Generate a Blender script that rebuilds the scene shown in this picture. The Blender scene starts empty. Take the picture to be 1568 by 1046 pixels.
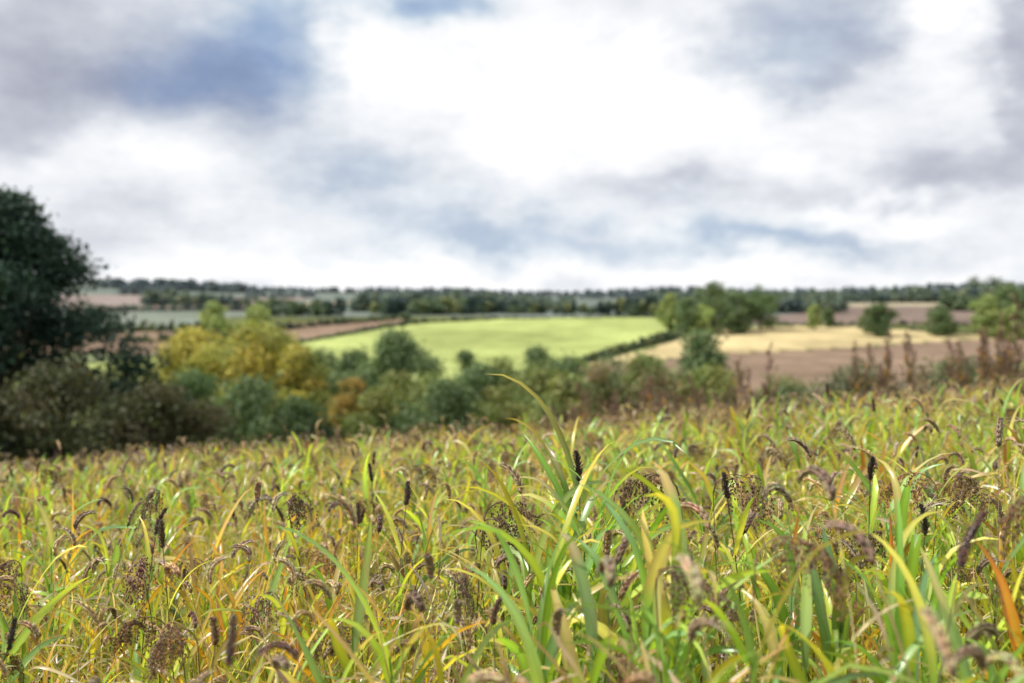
import bpy, math, random
import numpy as np
from mathutils import Vector, Matrix

R = random.Random(7)
scene = bpy.context.scene
EYE = 1.42

# ------------------------------------------------------------------ terrain
_px = [24, 32, 45, 60, 90, 130, 200, 260, 300, 335, 600, 1300, 2600, 4000, 16000]
_pz = [-3.1, -4.4, -6.5, -8.7, -12.8, -17.6, -22.5, -24.6, -25.2, -24.3, -14, -12.5, -7, -12, -80]
_ys = np.geomspace(1, 16000, 900)
_zs = np.where(_ys < 24, -0.055*_ys-0.0031*_ys**2, np.interp(_ys, _px, _pz))
_k = np.ones(13)/13
_sm = np.convolve(np.pad(_zs, 6, mode='edge'), _k, 'valid')
_zs = np.where(_ys > 20, _sm, _zs)

def sstep(a, b, x):
    t = np.clip((x-a)/(b-a), 0, 1)
    return t*t*(3-2*t)

def H(x, y):
    x = np.asarray(x, float); y = np.asarray(y, float)
    z = np.where(y > 1, np.interp(y, _ys, _zs), np.where(y > 0, -0.055*y, 3*(1-np.exp(y/80.0))))
    z = z + (0.070*np.clip(x, -25, 0)+0.090*np.clip(x, 0, 20))*(1-sstep(28, 110, y))
    z = z + 30*np.exp(-((x+1250)/620.0)**2)*sstep(1500, 2600, y)
    z = z + 22*np.exp(-((x-1450)/480.0)**2)*sstep(1500, 2600, y)
    z = z + 1.0*np.sin(x/140.0+y/260.0)*sstep(620, 1000, y)
    z = z + 0.03*np.sin(x*1.7+0.4)*np.sin(y*1.3)
    return z
def h(x, y): return float(H(x, y))

# field parcels in plan (metres, x east / y north)
COL = dict(
    crop=(0.05, 0.04, 0.022), rough=(0.11, 0.125, 0.05), green=(0.33, 0.38, 0.135),
    gold=(0.48, 0.39, 0.21), brown=(0.23, 0.165, 0.12), brown2=(0.19, 0.145, 0.125),
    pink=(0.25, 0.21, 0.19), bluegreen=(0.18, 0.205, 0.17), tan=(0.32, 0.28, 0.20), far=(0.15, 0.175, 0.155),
    meadow=(0.19, 0.22, 0.12))
PARCELS = [
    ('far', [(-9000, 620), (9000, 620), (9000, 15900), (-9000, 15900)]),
    ('pink', [(-560, 1050), (-260, 1050), (-380, 1900), (-880, 1900)]),
    ('tan', [(-250, 1150), (-60, 1100), (-60, 1300), (-300, 1500)]),
    ('bluegreen', [(-330, 500), (-150, 500), (-200, 760), (-330, 760)]),
    ('brown2', [(-330, 770), (-190, 770), (-250, 1000), (-450, 1000)]),
    ('brown', [(-240, 385), (-125, 385), (-93, 440), (-62, 545), (-60, 590), (-120, 560), (-150, 495), (-260, 490)]),
    ('meadow', [(-300, 330), (-137, 330), (-90, 400), (-135, 382), (-300, 380)]),
    ('green', [(-150, 345), (-140, 372), (-92, 400), (-92, 432), (-58, 541), (-9, 585), (66, 612), (98, 600), (81, 466), (19, 340), (10, 295), (-90, 295)]),
    ('gold', [(22, 340), (81, 462), (98, 490), (141, 528), (185, 524), (219, 474), (270, 470), (270, 458), (200, 446), (135, 406), (78, 386), (40, 354)]),
    ('brown', [(12, 200), (22, 336), (40, 352), (78, 384), (135, 404), (200, 444), (270, 455), (330, 330), (200, 180)]),
    ('brown2', [(110, 545), (160, 540), (250, 540), (300, 620), (470, 960), (262, 960), (200, 700)]),
    ('tan', [(262, 965), (470, 965), (594, 1250), (330, 1180)]),
    ('meadow', [(85, 500), (139, 530), (105, 560), (100, 590)]),
]
def inpoly(x, y, poly):
    inside = np.zeros(x.shape, bool); n = len(poly); j = n-1
    for i in range(n):
        xi, yi = poly[i]; xj, yj = poly[j]
        c = ((yi > y) != (yj > y)) & (x < (xj-xi)*(y-yi)/((yj-yi) if yj != yi else 1e-9)+xi)
        inside ^= c; j = i
    return inside

def np_mesh(name, V, Q, C, smooth=False, T=None):
    me = bpy.data.meshes.new(name)
    V = np.asarray(V, np.float32); Q = np.asarray(Q, np.int32).reshape(-1, 4)
    T = np.zeros((0, 3), np.int32) if T is None else np.asarray(T, np.int32).reshape(-1, 3)
    me.vertices.add(len(V)); me.vertices.foreach_set('co', V.ravel())
    idx = np.concatenate([Q.ravel(), T.ravel()]).astype(np.int32)
    st = np.concatenate([np.arange(0, Q.size, 4), Q.size+np.arange(0, T.size, 3)]).astype(np.int32)
    me.loops.add(len(idx)); me.loops.foreach_set('vertex_index', idx)
    me.polygons.add(len(st)); me.polygons.foreach_set('loop_start', st)
    me.update(calc_edges=True)
    if smooth: me.polygons.foreach_set('use_smooth', np.ones(len(st), bool))
    at = me.color_attributes.new('col', 'FLOAT_COLOR', 'POINT')
    C4 = np.ones((len(V), 4), np.float32); C4[:, :3] = C
    at.data.foreach_set('color', C4.ravel())
    return me
def link(name, me, mat=None, loc=(0, 0, 0), parent=None):
    o = bpy.data.objects.new(name, me)
    if mat is not None: me.materials.clear(); me.materials.append(mat)
    o.location = loc
    scene.collection.objects.link(o)
    if parent: o.parent = parent
    return o

# ------------------------------------------------------------------ materials
def newmat(name):
    m = bpy.data.materials.new(name); m.use_nodes = True
    nt = m.node_tree; nt.nodes.clear()
    return m, nt, nt.nodes, nt.links

def ground_mat():
    m, nt, N, L = newmat('ground_soil_grass')
    out = N.new('ShaderNodeOutputMaterial'); b = N.new('ShaderNodeBsdfDiffuse')
    a = N.new('ShaderNodeAttribute'); a.attribute_name = 'col'
    tc = N.new('ShaderNodeTexCoord')
    last = a.outputs['Color']
    for sc, lo, hi in ((0.012, 0.78, 1.22), (0.08, 0.82, 1.18), (1.3, 0.8, 1.2)):
        n = N.new('ShaderNodeTexNoise'); n.inputs['Scale'].default_value = sc; n.inputs['Detail'].default_value = 3
        L.new(tc.outputs['Object'], n.inputs['Vector'])
        mr = N.new('ShaderNodeMapRange'); mr.inputs[1].default_value = .3; mr.inputs[2].default_value = .7
        mr.inputs[3].default_value = lo; mr.inputs[4].default_value = hi
        L.new(n.outputs[0], mr.inputs[0])
        vm = N.new('ShaderNodeVectorMath'); vm.operation = 'SCALE'
        L.new(last, vm.inputs[0]); L.new(mr.outputs[0], vm.inputs['Scale']); last = vm.outputs[0]
    L.new(last, b.inputs['Color']); L.new(b.outputs[0], out.inputs[0])
    return m

def leaf_mat(name, trans=0.35, rough=0.5, spec=0.3, var=0.35, tint=(1.15, 1.2, 0.6)):
    m, nt, N, L = newmat(name)
    out = N.new('ShaderNodeOutputMaterial'); b = N.new('ShaderNodeBsdfPrincipled')
    b.inputs['Roughness'].default_value = rough; b.inputs['Specular IOR Level'].default_value = spec
    a = N.new('ShaderNodeAttribute'); a.attribute_name = 'col'
    oi = N.new('ShaderNodeObjectInfo')
    mr = N.new('ShaderNodeMapRange'); mr.inputs[3].default_value = 1-var; mr.inputs[4].default_value = 1+var
    L.new(oi.outputs['Random'], mr.inputs[0])
    vm = N.new('ShaderNodeVectorMath'); vm.operation = 'SCALE'
    L.new(a.outputs['Color'], vm.inputs[0]); L.new(mr.outputs[0], vm.inputs['Scale'])
    L.new(vm.outputs[0], b.inputs['Base Color'])
    t = N.new('ShaderNodeBsdfTranslucent')
    v2 = N.new('ShaderNodeVectorMath'); v2.operation = 'MULTIPLY'; v2.inputs[1].default_value = tint
    L.new(vm.outputs[0], v2.inputs[0]); L.new(v2.outputs[0], t.inputs[0])
    mx = N.new('ShaderNodeMixShader'); mx.inputs[0].default_value = trans
    L.new(b.outputs[0], mx.inputs[1]); L.new(t.outputs[0], mx.inputs[2]); L.new(mx.outputs[0], out.inputs[0])
    return m

M_ground = ground_mat()
M_crop = leaf_mat('crop_leaf', 0.40, 0.30, 0.6, 0.03, (1.4, 1.35, .55))
M_tree = leaf_mat('tree_leaf', 0.27, 0.6, 0.2, 0.12)
M_far = leaf_mat('woodland_leaf', 0.1, 0.8, 0.1, 0.2, (1, 1, .9))

# ------------------------------------------------------------------ ground mesh (polar sheet to the horizon)
ang = np.concatenate([np.linspace(-35, 35, 701), np.linspace(36, 324, 145)])
ang = np.radians(ang); rad = np.concatenate([[0.05], np.geomspace(0.5, 14000, 520)])
A, Rr = np.meshgrid(ang, rad)
X = Rr*np.sin(A); Y = Rr*np.cos(A)
Z = H(X, Y)
C = np.zeros(X.shape+(3,)); C[:] = COL['rough']
jx = 2.5*np.sin(Y/23.0)+1.2*np.sin(X/9.0+Y/11); jy = 2.5*np.sin(X/31.0)
for k, poly in PARCELS:
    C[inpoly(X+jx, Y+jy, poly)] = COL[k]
C[(Rr < 28)] = COL['crop']
na = len(ang); nr = len(rad)
i, j = np.meshgrid(np.arange(nr-1), np.arange(na), indexing='ij')
j2 = (j+1) % na
Q = np.stack([i*na+j, i*na+j2, (i+1)*na+j2, (i+1)*na+j], -1).reshape(-1, 4)[:, ::-1]
me = np_mesh('ground', np.stack([X, Y, Z], -1).reshape(-1, 3), Q, C.reshape(-1, 3), True)
link('ground', me, M_ground)

# ------------------------------------------------------------------ crop plant builder
class MB:
    def __init__(s): s.v = []; s.f = []; s.c = []
    def tube(s, path, radii, col, sides=4, col2=None):
        b = len(s.v); n = len(path)
        for k, p in enumerate(path):
            d = (path[min(k+1, n-1)]-path[max(k-1, 0)]).normalized()
            a = d.orthogonal().normalized(); c = d.cross(a)
            t = k/(n-1)
            cc = col if col2 is None else tuple(col[q]*(1-t)+col2[q]*t for q in range(3))
            for q in range(sides):
                th = 2*math.pi*q/sides
                s.v.append(p+(a*math.cos(th)+c*math.sin(th))*radii[k]); s.c.append(cc)
        for k in range(n-1):
            for q in range(sides):
                q2 = (q+1) % sides
                s.f.append((b+k*sides+q, b+k*sides+q2, b+(k+1)*sides+q2, b+(k+1)*sides+q))
    def leaf(s, base, az, e0, droop, L, w, c0, c1, rng, twist=0.6, seg=8, kink=0.0):
        p = Vector(base); el = e0; b = len(s.v); az2 = az
        ta = rng.uniform(-twist, twist); wob = rng.uniform(-.14, .14)
        kp = rng.randint(3, 6); sp = rng.randint(3, 8) if rng.random() < .38 else -1
        for k in range(seg+1):
            t = k/seg
            d = Vector((math.cos(el)*math.cos(az2), math.cos(el)*math.sin(az2), math.sin(el)))
            side = Vector((-math.sin(az2), math.cos(az2), 0)); nrm = d.cross(side)
            a = ta*t*2+0.15
            sd = side*math.cos(a)+nrm*math.sin(a)
            up = -side*math.sin(a)+nrm*math.cos(a)
            ww = w*min(1, .55+2.2*t)*max(0.0, (1-t**2.2))**.8*.5*(1+.12*rng.uniform(-1, 1))
            f = .3*ww
            cc = tuple(c0[q]*(1-t)+c1[q]*t for q in range(3))
            if k >= sp > 0: cc = tuple(.35*cc[q]+.65*(.50, .34, .16)[q] for q in range(3))
            mid = tuple(q*1.3 for q in cc); cl = tuple(q*rng.uniform(.75, 1.1) for q in cc)
            s.v += [p-sd*ww+up*f, p.copy(), p+sd*ww+up*f]; s.c += [cl, mid, cc]
            p = p+d*(L/seg)
            el -= droop/seg*(0.3+1.5*t*t); az2 += wob
            if kink and k == kp: el -= kink
        for k in range(seg):
            q = b+k*3
            s.f += [(q, q+1, q+4, q+3), (q+1, q+2, q+5, q+4)]
    def blob(s, c, d, L, r, col):
        d = d.normalized(); a = d.orthogonal().normalized(); e = d.cross(a); b = len(s.v)
        s.v.append(c-d*L*.5)
        for q in range(4):
            th = q*math.pi/2
            s.v.append(c-d*L*.05+(a*math.cos(th)+e*math.sin(th))*r)
        s.v.append(c+d*L*.5)
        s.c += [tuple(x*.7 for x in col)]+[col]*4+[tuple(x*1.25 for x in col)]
        for q in range(4):
            q2 = (q+1) % 4
            s.f += [(b, b+1+q2, b+1+q), (b+5, b+1+q, b+1+q2)]
    def spike(s, p, d, L, r, col):
        a = d.orthogonal().normalized(); b = len(s.v)
        s.v += [p-a*r, p+a*r, p+d*L]; s.c += [col]*3; s.f.append((b, b+1, b+2))
    def arrays(s):
        return (np.array([tuple(v) for v in s.v]), np.array([f for f in s.f if len(f) == 4], int).reshape(-1, 4),
                np.array([f for f in s.f if len(f) == 3], int).reshape(-1, 3), np.array(s.c))

GREEN = (.23, .40, .055); BGREEN = (.21, .37, .13); LGREEN = (.44, .56, .08); YEL = (.78, .64, .09); ORA = (.78, .34, .035)
TAN = (.64, .50, .31); TAN2 = (.48, .35, .21); DRY = (.76, .66, .47); DBR = (.055, .035, .03); PUR = (.18, .11, .10); RED = (.40, .16, .065)
BRN = (.31, .21, .14)
def vary(c, rng, a=.2):
    k = rng.uniform(1-a, 1+a); return tuple(min(.85, x*k*rng.uniform(1-a*.4, 1+a*.4)) for x in c)
def stem(mb, h0, rng, col, r=.003, lean=.10, col2=None):
    az = rng.uniform(0, 6.28); l = rng.uniform(.2, 1)*lean*h0
    pts = [Vector((math.cos(az)*l*(k/6)**2, math.sin(az)*l*(k/6)**2, h0*k/6)) for k in range(7)]
    mb.tube(pts, [r*(1-.5*k/6) for k in range(7)], col, 3, col2)
    return pts
def at(pts, t):
    f = t*(len(pts)-1); k = min(int(f), len(pts)-2); return pts[k].lerp(pts[k+1], f-k)

def foxtail(mb, p, d, L, r, col, rng):
    n = 120
    ax = d.normalized(); bend = Vector((rng.uniform(-.6, .6), rng.uniform(-.6, .6), 0))
    path = [p+ax*L*t+bend*L*t*t*.5 for t in [k/6 for k in range(7)]]
    mb.tube(path, [r*.4, r*.6, r*.7, r*.65, r*.55, r*.4, r*.1], tuple(x*.7 for x in col), 6)
    for k in range(n):
        t = (k+.5)/n; th = k*2.4
        c = at(path, t); a = ax.orthogonal().normalized(); e = ax.cross(a)
        o = a*math.cos(th)+e*math.sin(th)
        rr = r*(.45+.55*math.sin(math.pi*min(1, t*.9+.1)))*rng.uniform(.5, 1.5)
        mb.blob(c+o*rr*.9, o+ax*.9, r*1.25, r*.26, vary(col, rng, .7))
def wheatear(mb, p, d, az, L, col, rng, awn=.05, droop=1.8):
    el = math.asin(max(-1, min(1, d.z))); pts = []
    q = p.copy(); n = 13; wob = rng.uniform(-.05, .05)
    for k in range(n):
        dd = Vector((math.cos(el)*math.cos(az), math.cos(el)*math.sin(az), math.sin(el)))
        pts.append((q.copy(), dd)); q = q+dd*L/n; el -= droop/n*rng.uniform(.4, 1.6); az += wob
    mb.tube([x[0] for x in pts], [.0045]*(n-2)+[.003, .001], tuple(x*.7 for x in col), 4)
    for k, (c, dd) in enumerate(pts):
        side = Vector((-math.sin(az), math.cos(az), 0)); nr = dd.cross(side)
        for sgn in (-1, 1):
            for o in (side*sgn, (side*sgn*.4+nr*(.8 if k % 2 else -.8))):
                cc = vary(col, rng, .4)
                dr = (dd+o*rng.uniform(.2, .5)).normalized()
                sz = (1-.5*abs(k/(n-1)-.4))*rng.uniform(.85, 1.2)
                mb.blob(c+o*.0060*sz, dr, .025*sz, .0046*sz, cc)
            mb.spike(c+side*sgn*.005, (dd+side*sgn*.35+nr*rng.uniform(-.2, .2)).normalized(), awn*rng.uniform(.6, 1), .0007, vary(DRY, rng))
def panicle(mb, p, az, L, col, rng, n=22):
    path = []; q = p.copy(); el = 1.3
    for k in range(9):
        dd = Vector((math.cos(el)*math.cos(az), math.cos(el)*math.sin(az), math.sin(el)))
        path.append(q.copy()); q = q+dd*L/8; el -= .40
    mb.tube(path, [.0024-.0002*k for k in range(9)], col, 4)
    for k in range(n):
        s0 = at(path, .15+.85*k/n); a2 = az+rng.uniform(-.9, .9); e2 = rng.uniform(-.8, .4); bp = [s0]; q = s0.copy()
        bl = L*rng.uniform(.3, .65)
        for m in range(6):
            dd = Vector((math.cos(e2)*math.cos(a2), math.cos(e2)*math.sin(a2), math.sin(e2)))
            q = q+dd*bl/6; e2 = max(-1.5, e2-.42); bp.append(q.copy())
        mb.tube(bp, [.0009]*7, vary(TAN2, rng), 3)
        for m in range(11):
            c = at(bp, .2+.8*m/11)
            o = Vector((rng.uniform(-1, 1), rng.uniform(-1, 1), rng.uniform(-1, .2)))*.007
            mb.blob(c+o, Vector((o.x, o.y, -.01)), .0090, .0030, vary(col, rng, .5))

def leaf_set(mb, pts, n, rng, L, w, cA, cB, lo=.1, hi=.95, e=(1.0, 1.35), dr=(1.0, 2.4), twist=.7, kink=0):
    az = rng.uniform(0, 6.28)
    for k in range(n):
        t = lo+(hi-lo)*(k+rng.uniform(0, .8))/n
        az += math.pi+rng.uniform(-.7, .7)
        c0 = vary(rng.choice(cA), rng); c1 = vary(rng.choice(cB), rng)
        mb.leaf(at(pts, min(t, .99)), az, rng.uniform(*e), rng.uniform(*dr), L*rng.uniform(.65, 1.15), w*rng.uniform(.6, 1.1), c0, c1, rng, twist, 8, kink*rng.random())

P = {}
def add(kind, mb): P.setdefault(kind, []).append(mb.arrays())
for i in range(9):   # broad leaved green millet
    r = random.Random(100+i); mb = MB(); p = stem(mb, r.uniform(.50, .78), r, GREEN, .0045, .12)
    leaf_set(mb, p, 8, r, .34, .029, [GREEN, BGREEN, LGREEN], [LGREEN, BGREEN, YEL, GREEN, LGREEN], .15, 1.0, (1.0, 1.5), (.5, 3.0), 1.0, .6 if i % 2 else 0)
    add('green', mb)
for i in range(8):   # tall lush millet
    r = random.Random(150+i); mb = MB(); p = stem(mb, r.uniform(.62, .84), r, BGREEN, .006, .1)
    leaf_set(mb, p, 9, r, .42, .032, [GREEN, BGREEN, LGREEN], [LGREEN, BGREEN, GREEN, YEL], .25, 1.0, (1.1, 1.5), (1.0, 3.4), .8, .5 if i % 2 else 0)
    add('lush', mb)
for i in range(12):   # ripe triticale
    r = random.Random(200+i); mb = MB(); p = stem(mb, r.uniform(.78, 1.02), r, TAN2, .0024, .26, TAN)
    leaf_set(mb, p, 4, r, .24, .012, [TAN, DRY, LGREEN], [TAN2, DRY, BRN], .2, .85, (.2, 1.2), (1.5, 3.8), 2.4, 1.0)
    d = (p[-1]-p[-2]).normalized(); wheatear(mb, p[-1], d, math.atan2(d.y, d.x), r.uniform(.075, .11), r.choice([TAN, TAN2, (.50, .38, .24), (.36, .25, .16), (.28, .18, .13)]), r, r.choice([.03, .06, .045]), r.uniform(1.0, 3.4))
    add('triticale', mb)
for i in range(6):   # dark upright heads
    r = random.Random(300+i); mb = MB(); p = stem(mb, r.uniform(.80, .96), r, (.2, .24, .06), .003, .14, PUR)
    leaf_set(mb, p, 5, r, .30, .020, [LGREEN, GREEN, YEL], [YEL, TAN, LGREEN], .1, .85)
    foxtail(mb, p[-1], (p[-1]-p[-2]), r.uniform(.065, .095), .0080, [DBR, (.10, .065, .055), (.17, .11, .085), (.26, .17, .13), (.38, .27, .17), (.13, .08, .065)][i], r)
    add('foxtail', mb)
for i in range(7):
    r = random.Random(400+i); mb = MB(); p = stem(mb, r.uniform(.76, .92), r, (.2, .2, .06), .003, .12, PUR)
    leaf_set(mb, p, 5, r, .30, .022, [LGREEN, GREEN, GREEN], [YEL, RED, LGREEN], .1, .9)
    panicle(mb, p[-1], r.uniform(0, 6.28), .19, [(.24, .14, .11), (.36, .24, .13), (.30, .18, .11), (.20, .12, .09), (.34, .20, .10), (.17, .10, .08), (.26, .15, .10)][i], r)
    add('panicle', mb)
for i in range(7):   # yellow and orange dying leaves
    r = random.Random(500+i); mb = MB(); p = stem(mb, r.uniform(.52, .82), r, YEL, .003, .12)
    leaf_set(mb, p, 8, r, .31, .024, [YEL, ORA, LGREEN, LGREEN, YEL], [ORA, RED, YEL, ORA], .1, 1, (1.0, 1.5), (.4, 2.0), .8, .3)
    add('yellow', mb)
for i in range(8):   # dry thatch
    r = random.Random(600+i); mb = MB(); p = stem(mb, r.uniform(.55, .86), r, TAN2, .002, .3, TAN)
    leaf_set(mb, p, 9, r, .24, .014, [TAN, BRN, TAN2, DRY, PUR], [DRY, TAN2, TAN, BRN], .2, 1, (-.2, 1.4), (1.0, 4.5), 2.8, 1.4)
    for k in range(20):
        mb.blob(at(p, r.uniform(.7, .99))+Vector((r.uniform(-.02, .02), r.uniform(-.02, .02), 0)), Vector((r.uniform(-1, 1), r.uniform(-1, 1), 1)), .014, .0030, vary(TAN2, r, .4))
    add('thatch', mb)
for i in range(5):   # fine upright grass
    r = random.Random(700+i); mb = MB()
    for k in range(11):
        a = r.uniform(0, 6.28); rr = r.uniform(0, .06)
        mb.leaf((rr*math.cos(a), rr*math.sin(a), 0), a, r.uniform(1.25, 1.5), r.uniform(.2, 1.6), r.uniform(.45, .9), .013, vary(r.choice([GREEN, LGREEN, LGREEN]), r), vary(r.choice([LGREEN, YEL, TAN, ORA, GREEN]), r), r, .5)
    add('grass', mb)
for i in range(3):   # leafy weed
    r = random.Random(800+i); mb = MB(); p = stem(mb, r.uniform(.6, .8), r, (.12, .12, .04), .003, .2)
    for k in range(26):
        t = r.uniform(.3, 1); a = r.uniform(0, 6.28)
        mb.leaf(at(p, t*.99), a, r.uniform(-.1, .9), r.uniform(.2, 1.2), r.uniform(.05, .09), .03, vary((.20, .33, .06), r), vary((.40, .45, .08), r), r, .4, 5)
    add('weed', mb)

class Merge:
    def __init__(s): s.V = []; s.Q = []; s.T = []; s.C = []; s.n = 0
    def put(s, arr, x, y, z, az, tx, ty, sc, k):
        V, Qd, Td, Cc = arr
        ca, sa = math.cos(az), math.sin(az)
        m = np.array([[ca, -sa, tx], [sa, ca, ty], [0, 0, 1]])*sc
        s.V.append(V@m.T+np.array((x, y, z))); s.Q.append(Qd+s.n); s.T.append(Td+s.n); s.C.append(Cc*np.array(k)); s.n += len(V)
    def mesh(s, name):
        me = np_mesh(name, np.concatenate(s.V), np.concatenate(s.Q), np.minimum(np.concatenate(s.C), .85), True, np.concatenate(s.T))
        me.materials.append(M_crop); return me

def nz(x, y, s, ph=0):
    return math.sin(x*s+ph+1.3*math.sin(y*s*.7+ph))*math.sin(y*s*1.1+ph*2+1.1*math.sin(x*s*.6))
def pick(g, g2, far):
    wts = dict(green=1.7+1.1*g, lush=.16+.3*g, triticale=2.3-.6*g, foxtail=.2, panicle=.34, yellow=1.0+1.0*g2, thatch=1.2-.7*g, grass=1.2+.4*g, weed=.2)
    if far: wts['triticale'] += 1.1; wts['thatch'] += .8; wts['green'] *= .8; wts['lush'] = 0
    tot = sum(max(.02, v) for v in wts.values()); u = R.random()*tot
    for kd, v in wts.items():
        u -= max(.02, v)
        if u <= 0: return kd
    return 'thatch'
def kcol():
    k = R.uniform(.6, 1.3); return (k*R.uniform(.93, 1.09), k*R.uniform(.94, 1.06), k*R.uniform(.85, 1.15))
# nearest metres: every plant placed individually
NEAR = 5.5
mg = Merge()
def put(x, y, arr, s, tilt=.13):
    mg.put(arr, x, y, h(x, y)-.02, R.uniform(0, 6.28), R.uniform(-tilt, tilt), R.uniform(-tilt, tilt), s, kcol())
rs = np.random.RandomState(5)
for y0, y1, dens in [(0.6, 2.0, 88), (2.0, 3.6, 104), (3.6, NEAR, 102)]:
    w1 = .62*y1+1.0; n = int(dens*(y1-y0)*2*w1)
    for x, y in zip(rs.uniform(-w1, w1, n), rs.uniform(y0, y1, n)):
        if abs(x) > .62*y+1.0: continue
        kd = pick(nz(x, y, 2.2, 1)*.5+nz(x, y, .7, 4)*.6, nz(x, y, 2.6, 3), False)
        s = R.uniform(.66, 1.08)*(1+.10*nz(x, y, 1.7, 2))
        if kd in ('triticale', 'panicle', 'foxtail'): s = max(s, .78)
        if math.hypot(x, y) < 1.1: s *= .85
        put(x, y, R.choice(P[kd]), s, .17)
for x, y, kd, s, j in [(.22, 2.9, 'foxtail', 1.18, 0), (.74, 3.0, 'foxtail', 1.12, 1), (.43, 3.0, 'foxtail', 1.06, 5), (-.02, 2.3, 'foxtail', .98, 3),
                    (-.42, 3.3, 'foxtail', 1.10, 1), (-.98, 2.9, 'foxtail', 1.0, 2), (1.0, 2.5, 'foxtail', 1.0, 0), (.3, 1.7, 'foxtail', .82, 5), (-1.3, 3.4, 'foxtail', 1.06, 5), (1.2, 3.3, 'foxtail', 1.1, 1),
                    (.60, 3.0, 'panicle', 1.22, 0), (-.05, 3.2, 'panicle', 1.16, 5), (.68, 3.15, 'panicle', 1.18, 3), (-.12, 3.0, 'panicle', 1.14, 0), (.24, 2.0, 'panicle', 1.0, 4),
                    (-.5, 1.5, 'panicle', .86, 2), (-1.1, 3.1, 'panicle', 1.06, 5), (-.7, 3.6, 'panicle', 1.12, 3), (1.35, 3.2, 'panicle', 1.14, 4)]:
    put(x, y, P[kd][j], s, .03)
for k in range(34):
    put(R.gauss(.20, .16), R.uniform(1.6, 3.2), R.choice(P['lush']), R.uniform(.86, 1.12), .06)
for k in range(12):
    put(R.gauss(.85, .2), R.uniform(1.6, 2.8), R.choice(P['lush']), R.uniform(.82, 1.0), .08)
put(.19, 3.2, P['lush'][2], 1.25, .02)
link('crop_field', mg.mesh('crop_field_near'))
# further out: square-metre stands of plants laid edge to edge
def scatter(name, protos, pos, rot, scl, idx):
    col = bpy.data.collections.new(name+'_plants')
    for k, me in enumerate(protos):
        o = bpy.data.objects.new('%s_%02d' % (name, k), me); col.objects.link(o)
    me = bpy.data.meshes.new(name); me.vertices.add(len(pos))
    me.vertices.foreach_set('co', np.asarray(pos, np.float32).ravel())
    a = me.attributes.new('rot', 'FLOAT_VECTOR', 'POINT'); a.data.foreach_set('vector', np.asarray(rot, np.float32).ravel())
    a = me.attributes.new('scl', 'FLOAT_VECTOR', 'POINT'); a.data.foreach_set('vector', np.asarray(scl, np.float32).ravel())
    a = me.attributes.new('idx', 'INT', 'POINT'); a.data.foreach_set('value', np.asarray(idx, np.int32))
    me.update()
    o = link(name, me)
    ng = bpy.data.node_groups.new(name, 'GeometryNodeTree')
    ng.interface.new_socket('Geometry', in_out='INPUT', socket_type='NodeSocketGeometry')
    ng.interface.new_socket('Geometry', in_out='OUTPUT', socket_type='NodeSocketGeometry')
    N, L = ng.nodes, ng.links
    gi = N.new('NodeGroupInput'); go = N.new('NodeGroupOutput')
    ci = N.new('GeometryNodeCollectionInfo'); ci.inputs['Collection'].default_value = col
    ci.inputs['Separate Children'].default_value = True; ci.inputs['Reset Children'].default_value = True
    ip = N.new('GeometryNodeInstanceOnPoints'); ip.inputs['Pick Instance'].default_value = True
    def na(nm, ty):
        n = N.new('GeometryNodeInputNamedAttribute'); n.data_type = ty; n.inputs['Name'].default_value = nm
        return [s for s in n.outputs if s.enabled and s.name == 'Attribute'][0]
    L.new(gi.outputs[0], ip.inputs['Points']); L.new(ci.outputs[0], ip.inputs['Instance'])
    L.new(na('idx', 'INT'), ip.inputs['Instance Index']); L.new(na('rot', 'FLOAT_VECTOR'), ip.inputs['Rotation'])
    L.new(na('scl', 'FLOAT_VECTOR'), ip.inputs['Scale']); L.new(ip.outputs[0], go.inputs[0])
    md = o.modifiers.new('scatter', 'NODES'); md.node_group = ng
    return o
stands = []
for k in range(12):
    dens = 95 if k < 6 else 65
    m2 = Merge(); gg = R.uniform(-.4, .8)
    for q in range(dens):
        x, y = R.uniform(-.5, .5), R.uniform(-.5, .5)
        kd = pick(gg+R.uniform(-.3, .3), R.uniform(-1, 1), k >= 6)
        s = R.uniform(.66, 1.06)
        if kd in ('triticale', 'panicle', 'foxtail'): s = max(s, .78)
        m2.put(R.choice(P[kd]), x, y, -.02, R.uniform(0, 6.28), R.uniform(-.17, .17), R.uniform(-.17, .17), s, kcol())
    stands.append(m2.mesh('crop_stand'))
pos, rot, scl, idx = [], [], [], []
yy = NEAR+.5
while yy < 27:
    W = .64*yy+1.8; xx = -math.ceil(W)
    while xx < W:
        x = xx+R.uniform(-.05, .05); y = yy
        gx = (h(x+.4, y)-h(x-.4, y))/.8; gy = (h(x, y+.4)-h(x, y-.4))/.8
        Zax = Vector((-gx, -gy, 1)).normalized(); Xax = Vector((1, 0, gx)).normalized(); Yax = Zax.cross(Xax)
        B3 = Matrix((Xax, Yax, Zax)).transposed()@Matrix.Rotation(math.pi/2*R.randrange(4)+R.uniform(-.1, .1), 3, 'Z')
        pos.append((x, y, h(x, y))); rot.append(tuple(B3.to_euler())); s = R.uniform(.88, 1.1)
        scl.append((1.03, 1.03, s)); idx.append(R.randrange(6) if y < 12 else 6+R.randrange(6))
        xx += 1
    yy += 1
scatter('crop_field', stands, pos, rot, scl, idx)

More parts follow.
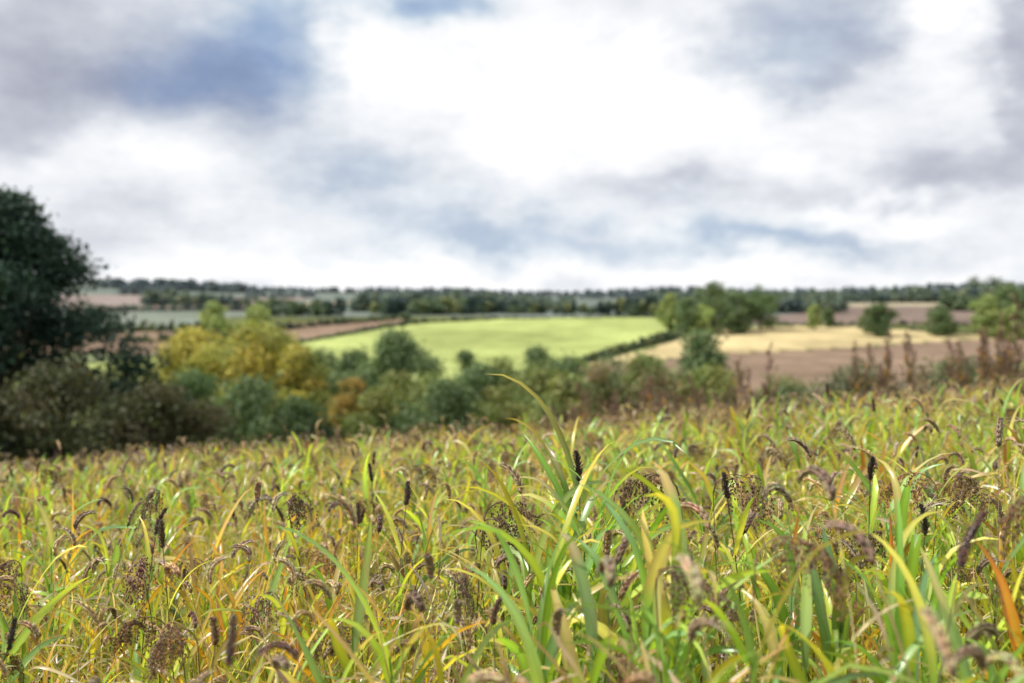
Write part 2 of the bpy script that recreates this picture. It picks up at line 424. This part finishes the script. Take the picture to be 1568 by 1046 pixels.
# ------------------------------------------------------------------ tall weeds at the field edge
wp = []
WB = (.22, .135, .09)
for i in range(5):
    r = random.Random(900+i); mb = MB(); p = stem(mb, r.uniform(1.3, 1.75), r, WB, .008, .1, (.16, .09, .06))
    for b in range(10):
        s0 = at(p, .4+.59*b/10); a = r.uniform(0, 6.28); l = r.uniform(.2, .45)*(1.2-b/12)
        e = s0+Vector((math.cos(a)*l*.35, math.sin(a)*l*.35, l)); mb.tube([s0, s0.lerp(e, .5)+Vector((0, 0, -.02)), e], [.005, .004, .002], WB, 3)
        for k in range(12):
            c = s0.lerp(e, r.uniform(.2, 1)); o = Vector((r.uniform(-1, 1), r.uniform(-1, 1), r.uniform(-1, 1)))*.035
            mb.blob(c+o, o, .04, .015, vary(r.choice([(.25, .14, .095), (.19, .115, .08), (.32, .22, .14)]), r, .4))
    leaf_set(mb, p, 9, r, .3, .07, [(.16, .20, .08), WB, (.2, .25, .10)], [(.25, .24, .1), RED], .05, .7)
    m2 = Merge(); m2.put(mb.arrays(), 0, 0, 0, 0, 0, 0, 1, 1); wp.append(m2.mesh('dock_weed'))
pos, rot, scl, idx = [], [], [], []
def dock(x, y, s):
    pos.append((x, y, h(x, y)-.05)); rot.append((R.uniform(-.14, .14), R.uniform(-.14, .14), R.uniform(0, 6.28))); scl.append((s*R.uniform(.8, 1.1), s*R.uniform(.8, 1.1), s)); idx.append(R.randrange(5))
for k in range(90): dock(R.uniform(1.4, 6.0), R.uniform(24, 29), R.uniform(.9, 1.5)*(1-.2*abs(R.gauss(0, .5))))
for k in range(60):
    x = R.uniform(6, 17); dock(x, R.uniform(23.5, 28), R.uniform(.5, .85) if nz(x, 3, 1.3, 1) < .1 else R.uniform(.75, 1.15))
for k in range(40): dock(R.gauss(12.0, 1.1), R.uniform(22, 25.5), R.uniform(1.0, 1.75))
for k in range(8): dock(R.gauss(9.3, .35), R.uniform(25, 27), R.uniform(1.3, 1.75))
for k in range(6): dock(R.gauss(6.6, .25), R.uniform(25, 27), R.uniform(1.3, 1.7))
for k in range(50): dock(R.uniform(-14, 2), R.uniform(24, 28), R.uniform(.5, .85))
scatter('dock_weeds', wp, pos, rot, scl, idx)

# ------------------------------------------------------------------ trees
def prof_round(t): return np.sqrt(np.clip(1-(2*t-.85)**2/1.35, 0.02, 1))
def prof_cone(t): return np.clip(1.04-t, 0, 1)**.70*np.clip(.8+t*1.5, 0, 1)*1.15
def prof_bush(t): return np.sqrt(np.clip(1-t**2, .03, 1))
def tube_np(path, radii, sides=7):
    V = []; Q = []
    n = len(path)
    for k in range(n):
        d = (path[min(k+1, n-1)]-path[max(k-1, 0)]).normalized(); a = d.orthogonal().normalized(); c = d.cross(a)
        for q in range(sides):
            th = 2*math.pi*q/sides; V.append(tuple(path[k]+(a*math.cos(th)+c*math.sin(th))*radii[k]))
    for k in range(n-1):
        for q in range(sides):
            q2 = (q+1) % sides; Q.append((k*sides+q, k*sides+q2, (k+1)*sides+q2, (k+1)*sides+q))
    return V, Q
def tree_mesh(name, Ht, W, cb, nleaf, ls, cols, seed, prof=prof_round, nlobe=30, lobe_r=.17, flat=.8, limbs=True):
    rs = np.random.RandomState(seed); rr = random.Random(seed)
    t = rs.uniform(0.02, 1, nlobe)**.9
    az = rs.uniform(0, 2*np.pi, nlobe); lr = lobe_r*W*rs.uniform(.65, 1.3, nlobe)
    rmax = np.maximum(prof(t)*W/2-lr*.6, 0); rad_ = rmax*rs.uniform(.3, 1.06, nlobe)
    ch = Ht*(1-cb)
    cz = cb*Ht+ch*t-lr*.5*t; cx = rad_*np.cos(az); cy = rad_*np.sin(az)
    bend = rs.uniform(-.05, .05, 2)*Ht
    V = []; Q = []; C = []
    bark = np.array((.07, .055, .04))
    if limbs:
        path = [Vector((bend[0]*(k/6)**2, bend[1]*(k/6)**2, -.4+(Ht*.82+.4)*k/6)) for k in range(7)]
        r0 = Ht*.022+.05
        v, q = tube_np(path, [r0*1.35, r0, r0*.85, r0*.7, r0*.5, r0*.3, r0*.12]); V += v; Q += q
        for k in range(min(nlobe, 16)):
            e = Vector((cx[k], cy[k], cz[k])); zf = max(.12, min(.8, (cz[k]/Ht)*.62)); s0 = at(path, zf)
            m = s0.lerp(e, .55)+Vector((0, 0, -.05*Ht*rr.random()))
            v, q = tube_np([s0, m, e], [r0*.4, r0*.25, r0*.06], 5); b = len(V); V += v; Q += [tuple(x+b for x in f) for f in q]
    V = np.array(V).reshape(-1, 3); Q = np.array(Q, int).reshape(-1, 4); Cb = np.tile(bark, (len(V), 1))
    pr = lr**2; pr /= pr.sum(); li = rs.choice(nlobe, nleaf, p=pr)
    d = rs.normal(size=(nleaf, 3)); d /= np.linalg.norm(d, axis=1)[:, None]; d[:, 2] = d[:, 2]*.9+.12
    rad2 = lr[li]*np.clip(rs.normal(.82, .24, nleaf), .1, 1.5)
    P = np.stack([cx[li], cy[li], cz[li]], -1)+d*rad2[:, None]*np.array((1, 1, flat))
    P[:, 2] = np.maximum(P[:, 2], .1)
    nrm = d+rs.normal(size=(nleaf, 3))*.7; nrm /= np.linalg.norm(nrm, axis=1)[:, None]
    u = np.cross(nrm, rs.normal(size=(nleaf, 3))); u /= np.linalg.norm(u, axis=1)[:, None]; w = np.cross(nrm, u)
    sz = ls*rs.uniform(.5, 1.3, nleaf)[:, None]
    asp = rs.uniform(.45, .8, nleaf)[:, None]
    LV = np.stack([P-u*sz*.5, P+w*sz*.5*asp+nrm*sz*.1, P+u*sz*.5, P-w*sz*.5*asp+nrm*sz*.1], 1).reshape(-1, 3)
    LQ = np.arange(nleaf*4).reshape(-1, 4)+len(V)
    cols = np.array(cols); lc = cols[rs.randint(0, len(cols), nlobe)]*rs.uniform(.7, 1.3, (nlobe, 1))
    mixl = cols[rs.randint(0, len(cols), nleaf)]
    c = (lc[li]*.7+mixl*.3)*rs.uniform(.7, 1.3, (nleaf, 1))
    Cc = np.repeat(c, 4, 0)
    return np_mesh(name, np.concatenate([V, LV]), np.concatenate([Q, LQ]), np.concatenate([Cb, Cc]))
def tree(name, x, y, Ht, W, cb=.15, n=7000, ls=.4, cols=None, seed=1, **kw):
    me = tree_mesh(name, Ht, W, cb, n, ls, cols, seed, **kw)
    return link(name, me, M_tree, (x, y, h(x, y)-.2))

DK = [(.032, .064, .048), (.042, .075, .050), (.026, .052, .040)]
HEDGE = [(.08, .085, .04), (.06, .075, .035), (.10, .085, .05)]
YG = [(.48, .42, .10), (.43, .42, .11), (.48, .37, .08), (.36, .38, .11), (.28, .33, .10)]
LG = [(.34, .42, .15), (.29, .38, .14), (.39, .44, .17)]
OAK = [(.12, .18, .08), (.15, .20, .09), (.10, .16, .07)]
MIDG = [(.15, .21, .10), (.19, .25, .12), (.12, .18, .08)]
OLV = [(.22, .27, .09), (.16, .22, .08), (.26, .26, .09)]
ORG = [(.46, .28, .07), (.40, .32, .08), (.24, .24, .08)]
RUST = [(.20, .18, .09), (.16, .18, .08), (.25, .19, .1), (.13, .16, .075)]

tree('evergreen_oak_tree', -23.3, 45, 14.2, 18.6, .0, 56000, .28, DK, 17, prof=prof_cone, nlobe=240, lobe_r=.068, flat=.6)
tree('hawthorn_hedge', -17.5, 38, 5.2, 9.5, .0, 12000, .22, HEDGE, 12, prof=prof_bush, nlobe=50, lobe_r=.12)
tree('hawthorn_hedge', -13.2, 37, 4.2, 7.5, .0, 9000, .2, HEDGE, 13, prof=prof_bush, nlobe=44, lobe_r=.12)
tree('hawthorn_hedge', -21.0, 36, 5.6, 8, .0, 10000, .22, DK+HEDGE, 14, prof=prof_bush, nlobe=44, lobe_r=.12)
tree('willow_tree', -23.5, 90, 12.0, 15, .0, 20000, .42, YG, 21, nlobe=80, lobe_r=.11, prof=prof_bush)
tree('willow_tree', -30.0, 93, 11.4, 12, .0, 14000, .42, YG, 22, nlobe=56, lobe_r=.13, prof=prof_bush)
tree('willow_tree', -18.6, 86, 9.4, 7.5, .0, 8000, .36, YG, 26, nlobe=34, lobe_r=.14, prof=prof_bush)
tree('poplar_tree', -40, 135, 18.2, 7.5, .1, 7000, .5, LG, 23, nlobe=36)
tree('poplar_tree', -35, 137, 17.4, 7, .1, 7000, .5, LG, 24, nlobe=36)
tree('alder_tree', -18.5, 116, 10.6, 10, .0, 10000, .45, MIDG, 31, nlobe=44, prof=prof_bush)
tree('oak_tree', -13.4, 112, 12.2, 13.5, .0, 18000, .45, MIDG, 32, nlobe=60, lobe_r=.13, prof=prof_bush)
tree('alder_tree', -24, 125, 11, 10, .0, 8000, .42, MIDG, 35, nlobe=34)
tree('field_maple_tree', -12.8, 80, 6.2, 5, .0, 6000, .3, ORG, 33, nlobe=30)
mids = [(-18, 68, 6.0, 9, MIDG), (-14.5, 66, 4.8, 7, OAK), (-9.8, 84, 7.0, 8, OLV), (-8.6, 100, 9.4, 9, MIDG), (-4.6, 98, 9.6, 8, MIDG), (-1.0, 100, 9.0, 9, OLV), (2.6, 98, 9.8, 8, MIDG), (6, 94, 8.4, 8, OLV),
        (-6.4, 78, 6.6, 9, OLV), (-12.0, 72, 5.0, 5, ORG), (-2.2, 76, 6.8, 9, OAK), (2.4, 74, 6.6, 9, OLV), (-4.4, 66, 5.2, 8, MIDG), (-8.8, 68, 5.0, 7, OLV), (-.5, 66, 5.2, 7.5, OLV),
        (6.0, 68, 6.1, 8, RUST), (9.8, 66, 5.9, 8, RUST), (13.4, 66, 5.6, 8, OLV), (13.9, 74, 8.8, 8.5, MIDG), (8, 80, 7.6, 9, MIDG), (3.4, 62, 5.0, 7, OLV), (-24, 74, 7, 9, OAK), (17.5, 64, 4.4, 8, OLV), (4.5, 84, 7.8, 9, MIDG), (-14.5, 90, 8.0, 8, MIDG), (10.5, 78, 7.4, 8, OLV)]
for k, (x, y, Ht, W, cs) in enumerate(mids):
    tree('hedgerow_shrub', x, y, Ht, W, .0, 6000, .32, cs, 50+k, nlobe=34, lobe_r=.14, prof=prof_bush)
GH = [(.14, .17, .095), (.18, .20, .10), (.11, .14, .08)]
for k, (x, y, Ht, W) in enumerate([(12.0, 43, 2.7, 5.5), (15, 42, 3.3, 7), (18.7, 41, 3.3, 7.5), (22.8, 41, 3.5, 7.5), (26.5, 42, 3.7, 6)]):
    tree('bramble_hedge', x, y, Ht, W, .0, 8000, .18, GH, 90+k, nlobe=46, lobe_r=.12, prof=prof_bush)

for k, (x, y, Ht, W, cs) in enumerate([(84, 478, 17, 19, MIDG), (98, 486, 25, 22, MIDG), (112, 500, 21, 19, MIDG), (126, 505, 23, 21, OAK), (78, 492, 19, 15, LG), (108, 478, 13, 14, MIDG), (91, 474, 14, 14, LG),
        (172, 465, 16, 18, OAK), (200, 465, 14.5, 17, MIDG), (219, 458, 20, 20, LG), (232, 466, 24, 24, MIDG), (246, 458, 23, 22, OAK), (226, 448, 15, 16, LG), (152, 500, 13, 9, LG), (165, 520, 10, 8, MIDG)]):
    tree('field_oak_tree', x, y, Ht, W, .03, 4500, 1.1, cs, 120+k, nlobe=34, lobe_r=.15)

# ------------------------------------------------------------------ distant woods and hedges
def haze_tint(c, f):   # blue-grey distance haze painted into the woodland leaf colours
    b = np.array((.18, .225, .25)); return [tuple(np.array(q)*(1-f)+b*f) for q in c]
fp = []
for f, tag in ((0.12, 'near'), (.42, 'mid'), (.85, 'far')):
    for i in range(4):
        me = tree_mesh('wood_'+tag, 10, 10, 0.0, 420, 1.5, haze_tint([OAK, MIDG, OLV, DK][i] if i < 3 else DK, f), 300+i+int(f*100), nlobe=12, lobe_r=.2)
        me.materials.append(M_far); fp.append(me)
pos, rot, scl, idx = [], [], [], []
def row(pts, spacing, hgt, depth, cls, wid=None, clump=0.0):
    for (x0, y0), (x1, y1) in zip(pts[:-1], pts[1:]):
        L = math.hypot(x1-x0, y1-y0); n = max(1, int(L/spacing))
        for k in range(n):
            t = (k+R.random())/n
            x = x0+(x1-x0)*t+R.uniform(-depth, depth)*.3; y = y0+(y1-y0)*t+R.uniform(-depth, depth)
            if clump and nz(x, y0, 9.0/y0*3, y0) < clump-1: continue
            s = hgt/10*R.uniform(.6, 1.3)*(1+.25*nz(x, y0, 25.0/y0, 1)); w = s*R.uniform(.9, 1.5) if wid is None else wid/10*R.uniform(.8, 1.2)
            pos.append((x, y, h(x, y)-.3)); rot.append((0, 0, R.uniform(0, 6.28))); scl.append((w, w, s)); idx.append(cls*4+R.randrange(4))
def flush(name):
    global pos, rot, scl, idx
    scatter(name, fp, pos, rot, scl, idx); pos, rot, scl, idx = [], [], [], []
row([(8, 318), (19, 340), (50, 402), (80, 464)], 1.6, 3.2, .6, 0, 4)
row([(-135, 378), (-92, 430), (-58, 543), (-9, 588)], 2.5, 2.4, .6, 0, 4)
row([(-9, 588), (66, 616), (98, 604)], 3, 1.5, .6, 0, 4)
row([(-170, 430), (-135, 440), (-110, 520), (-60, 595)], 3, 3.5, 1, 0, 5)
row([(-330, 495), (-150, 495)], 3, 4, 1, 0, 6)
row([(-340, 765), (-180, 765)], 4, 5, 2, 1, 8)
row([(141, 531), (185, 527), (219, 477), (275, 472)], 3, 1.4, .6, 0, 4)
row([(110, 541), (250, 536), (300, 610)], 3, 2.0, .6, 0, 5)
flush('hedgerow')
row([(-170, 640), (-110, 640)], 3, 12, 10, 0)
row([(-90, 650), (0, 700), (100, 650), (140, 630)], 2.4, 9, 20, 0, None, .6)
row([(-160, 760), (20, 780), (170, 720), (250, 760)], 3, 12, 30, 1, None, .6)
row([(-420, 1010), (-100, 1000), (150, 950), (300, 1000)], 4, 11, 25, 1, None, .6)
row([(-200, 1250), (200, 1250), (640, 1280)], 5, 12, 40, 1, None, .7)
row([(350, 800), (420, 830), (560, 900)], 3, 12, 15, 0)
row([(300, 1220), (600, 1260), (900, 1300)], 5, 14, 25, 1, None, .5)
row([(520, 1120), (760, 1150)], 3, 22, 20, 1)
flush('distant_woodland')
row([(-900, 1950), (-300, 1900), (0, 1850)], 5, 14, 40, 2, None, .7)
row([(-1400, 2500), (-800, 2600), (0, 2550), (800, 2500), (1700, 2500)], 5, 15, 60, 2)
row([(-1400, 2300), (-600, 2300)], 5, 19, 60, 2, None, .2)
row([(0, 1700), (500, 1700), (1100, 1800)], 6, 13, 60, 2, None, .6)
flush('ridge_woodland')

# ------------------------------------------------------------------ sky
world = bpy.data.worlds.new('World'); scene.world = world; world.use_nodes = True
nt = world.node_tree; N, L = nt.nodes, nt.links; N.clear()
SUN_EL = math.radians(46); SUN_AZ = math.radians(-88)   # bearing from the view direction (+y), negative = left
def M(op, a, b=None, c=None):
    n = N.new('ShaderNodeMath'); n.operation = op
    for k, v in enumerate((a, b, c)):
        if v is None: continue
        if isinstance(v, (int, float)): n.inputs[k].default_value = v
        else: L.new(v, n.inputs[k])
    return n.outputs[0]
tc = N.new('ShaderNodeTexCoord'); D = tc.outputs['Generated']
sp = N.new('ShaderNodeSeparateXYZ'); L.new(D, sp.inputs[0])
az = M('ARCTAN2', sp.outputs[0], sp.outputs[1]); el = M('ARCSINE', sp.outputs[2])
def comb(x, y, z=0.0):
    n = N.new('ShaderNodeCombineXYZ')
    for k, v in enumerate((x, y, z)):
        if isinstance(v, (int, float)): n.inputs[k].default_value = v
        else: L.new(v, n.inputs[k])
    return n.outputs[0]
def noise(vec, sc, det=4, rough=.5, out=0):
    n = N.new('ShaderNodeTexNoise'); n.inputs['Scale'].default_value = sc; n.inputs['Detail'].default_value = det; n.inputs['Roughness'].default_value = rough
    L.new(vec, n.inputs['Vector']); return n.outputs[out]
ae = comb(az, M('MULTIPLY', el, 1.5))
w1 = noise(ae, 7, 4, .6, 1)
vs = N.new('ShaderNodeVectorMath'); vs.operation = 'SUBTRACT'; L.new(w1, vs.inputs[0]); vs.inputs[1].default_value = (.5, .5, .5)
vm = N.new('ShaderNodeVectorMath'); vm.operation = 'MULTIPLY'; L.new(vs.outputs[0], vm.inputs[0]); vm.inputs[1].default_value = (.22, .13, 0)
va = N.new('ShaderNodeVectorMath'); va.operation = 'ADD'; L.new(comb(az, el), va.inputs[0]); L.new(vm.outputs[0], va.inputs[1])
W = va.outputs[0]
def blobs(lst, start):
    acc = start
    for a, e, sx, sy, amp in lst:
        s = N.new('ShaderNodeVectorMath'); s.operation = 'SUBTRACT'; L.new(W, s.inputs[0]); s.inputs[1].default_value = (a, e, 0)
        m = N.new('ShaderNodeVectorMath'); m.operation = 'MULTIPLY'; L.new(s.outputs[0], m.inputs[0]); m.inputs[1].default_value = (1/sx, 1/sy, 0)
        d = N.new('ShaderNodeVectorMath'); d.operation = 'DOT_PRODUCT'; L.new(m.outputs[0], d.inputs[0]); L.new(m.outputs[0], d.inputs[1])
        acc = M('MULTIPLY_ADD', M('POWER', .3679, d.outputs['Value']), amp, acc)
    return acc
n1 = noise(comb(az, M('MULTIPLY', el, 1.9)), 7, 6, .6)
V0 = M('MULTIPLY_ADD', M('SUBTRACT', n1, .5), .85, .79)
V = blobs([(-.23, .25, .085, .08, -.44), (-.31, .195, .09, .04, -.36), (-.43, .20, .10, .09, -.38), (-.08, .295, .06, .03, -.42),
           (.25, .25, .08, .05, -.36), (.31, .21, .04, .02, -.24), (.48, .19, .035, .10, -.38),
           (-.15, .115, .10, .03, -.19), (-.02, .062, .13, .020, -.25), (.25, .052, .13, .014, -.22), (.14, .10, .13, .02, -.18), (.40, .10, .12, .025, -.24),
           (.08, .19, .17, .08, .26), (.40, .25, .04, .04, .3), (-.38, .12, .08, .02, .12), (.36, .073, .1, .012, .2),
           (0, .016, .7, .014, .16), (-.12, .25, .05, .05, .24)], V0)
B = blobs([(-.23, .25, .08, .08, .75), (-.32, .20, .06, .04, .35), (-.08, .29, .07, .035, .8), (-.02, .06, .2, .03, .5), (.25, .055, .15, .02, .45), (-.15, .11, .1, .03, .4), (.27, .24, .08, .05, .35), (0, .03, .6, .02, .35)], 0.15)
def ramp(fac, st):
    n = N.new('ShaderNodeValToRGB'); n.color_ramp.interpolation = 'LINEAR'
    els = n.color_ramp.elements
    while len(els) < len(st): els.new(.5)
    for e, (p, c) in zip(els, st): e.position = p; e.color = (*c, 1)
    L.new(fac, n.inputs[0]); return n.outputs[0]
g = ramp(V, [(0, (.29, .29, .35)), (.3, (.42, .42, .49)), (.55, (.62, .63, .69)), (.75, (.87, .88, .92)), (.93, (1.07, 1.07, 1.08))])
bl = ramp(V, [(0, (.15, .25, .50)), (.3, (.27, .39, .62)), (.55, (.49, .62, .78)), (.75, (.83, .90, .96)), (.93, (1.07, 1.07, 1.08))])
mx = N.new('ShaderNodeMix'); mx.data_type = 'RGBA'; mx.clamp_factor = True
L.new(B, mx.inputs[0]); L.new(g, mx.inputs[6]); L.new(bl, mx.inputs[7])
sky = N.new('ShaderNodeTexSky'); sky.sky_type = 'NISHITA'; sky.sun_disc = False; sky.sun_elevation = SUN_EL; sky.sun_rotation = SUN_AZ % (2*math.pi)
b1 = N.new('ShaderNodeBackground'); b1.inputs[1].default_value = .08; L.new(sky.outputs[0], b1.inputs[0])
b2 = N.new('ShaderNodeBackground'); b2.inputs[1].default_value = 1.0; L.new(mx.outputs[2], b2.inputs[0])
cov = N.new('ShaderNodeMapRange'); cov.inputs[1].default_value = 0; cov.inputs[2].default_value = .3; cov.inputs[3].default_value = .7; cov.inputs[4].default_value = .98
L.new(V, cov.inputs[0])
ms = N.new('ShaderNodeMixShader'); L.new(cov.outputs[0], ms.inputs[0]); L.new(b1.outputs[0], ms.inputs[1]); L.new(b2.outputs[0], ms.inputs[2])
wo = N.new('ShaderNodeOutputWorld'); L.new(ms.outputs[0], wo.inputs[0])
world.cycles.sampling_method = 'MANUAL'; world.cycles.sample_map_resolution = 256

sl = bpy.data.lights.new('sun', 'SUN'); sl.energy = 5.0; sl.angle = math.radians(.6); sl.color = (1, .95, .86)
so = bpy.data.objects.new('sun', sl); scene.collection.objects.link(so)
sd = Vector((math.sin(SUN_AZ)*math.cos(SUN_EL), math.cos(SUN_AZ)*math.cos(SUN_EL), math.sin(SUN_EL)))
so.rotation_euler = sd.to_track_quat('Z', 'Y').to_euler(); so.location = (0, 0, 50)

# ------------------------------------------------------------------ camera
cam = bpy.data.cameras.new('camera'); co = bpy.data.objects.new('camera', cam); scene.collection.objects.link(co)
cam.lens = 35; cam.sensor_width = 36; cam.clip_start = .05; cam.clip_end = 30000
cam.dof.use_dof = True; cam.dof.focus_distance = 3.1; cam.dof.aperture_fstop = 1.8
co.location = (0, 0, EYE+h(0, 0)); co.rotation_euler = (math.radians(90-2.85), 0, 0)
scene.camera = co
scene.view_settings.view_transform = 'Standard'; scene.view_settings.look = 'None'; scene.view_settings.exposure = 0
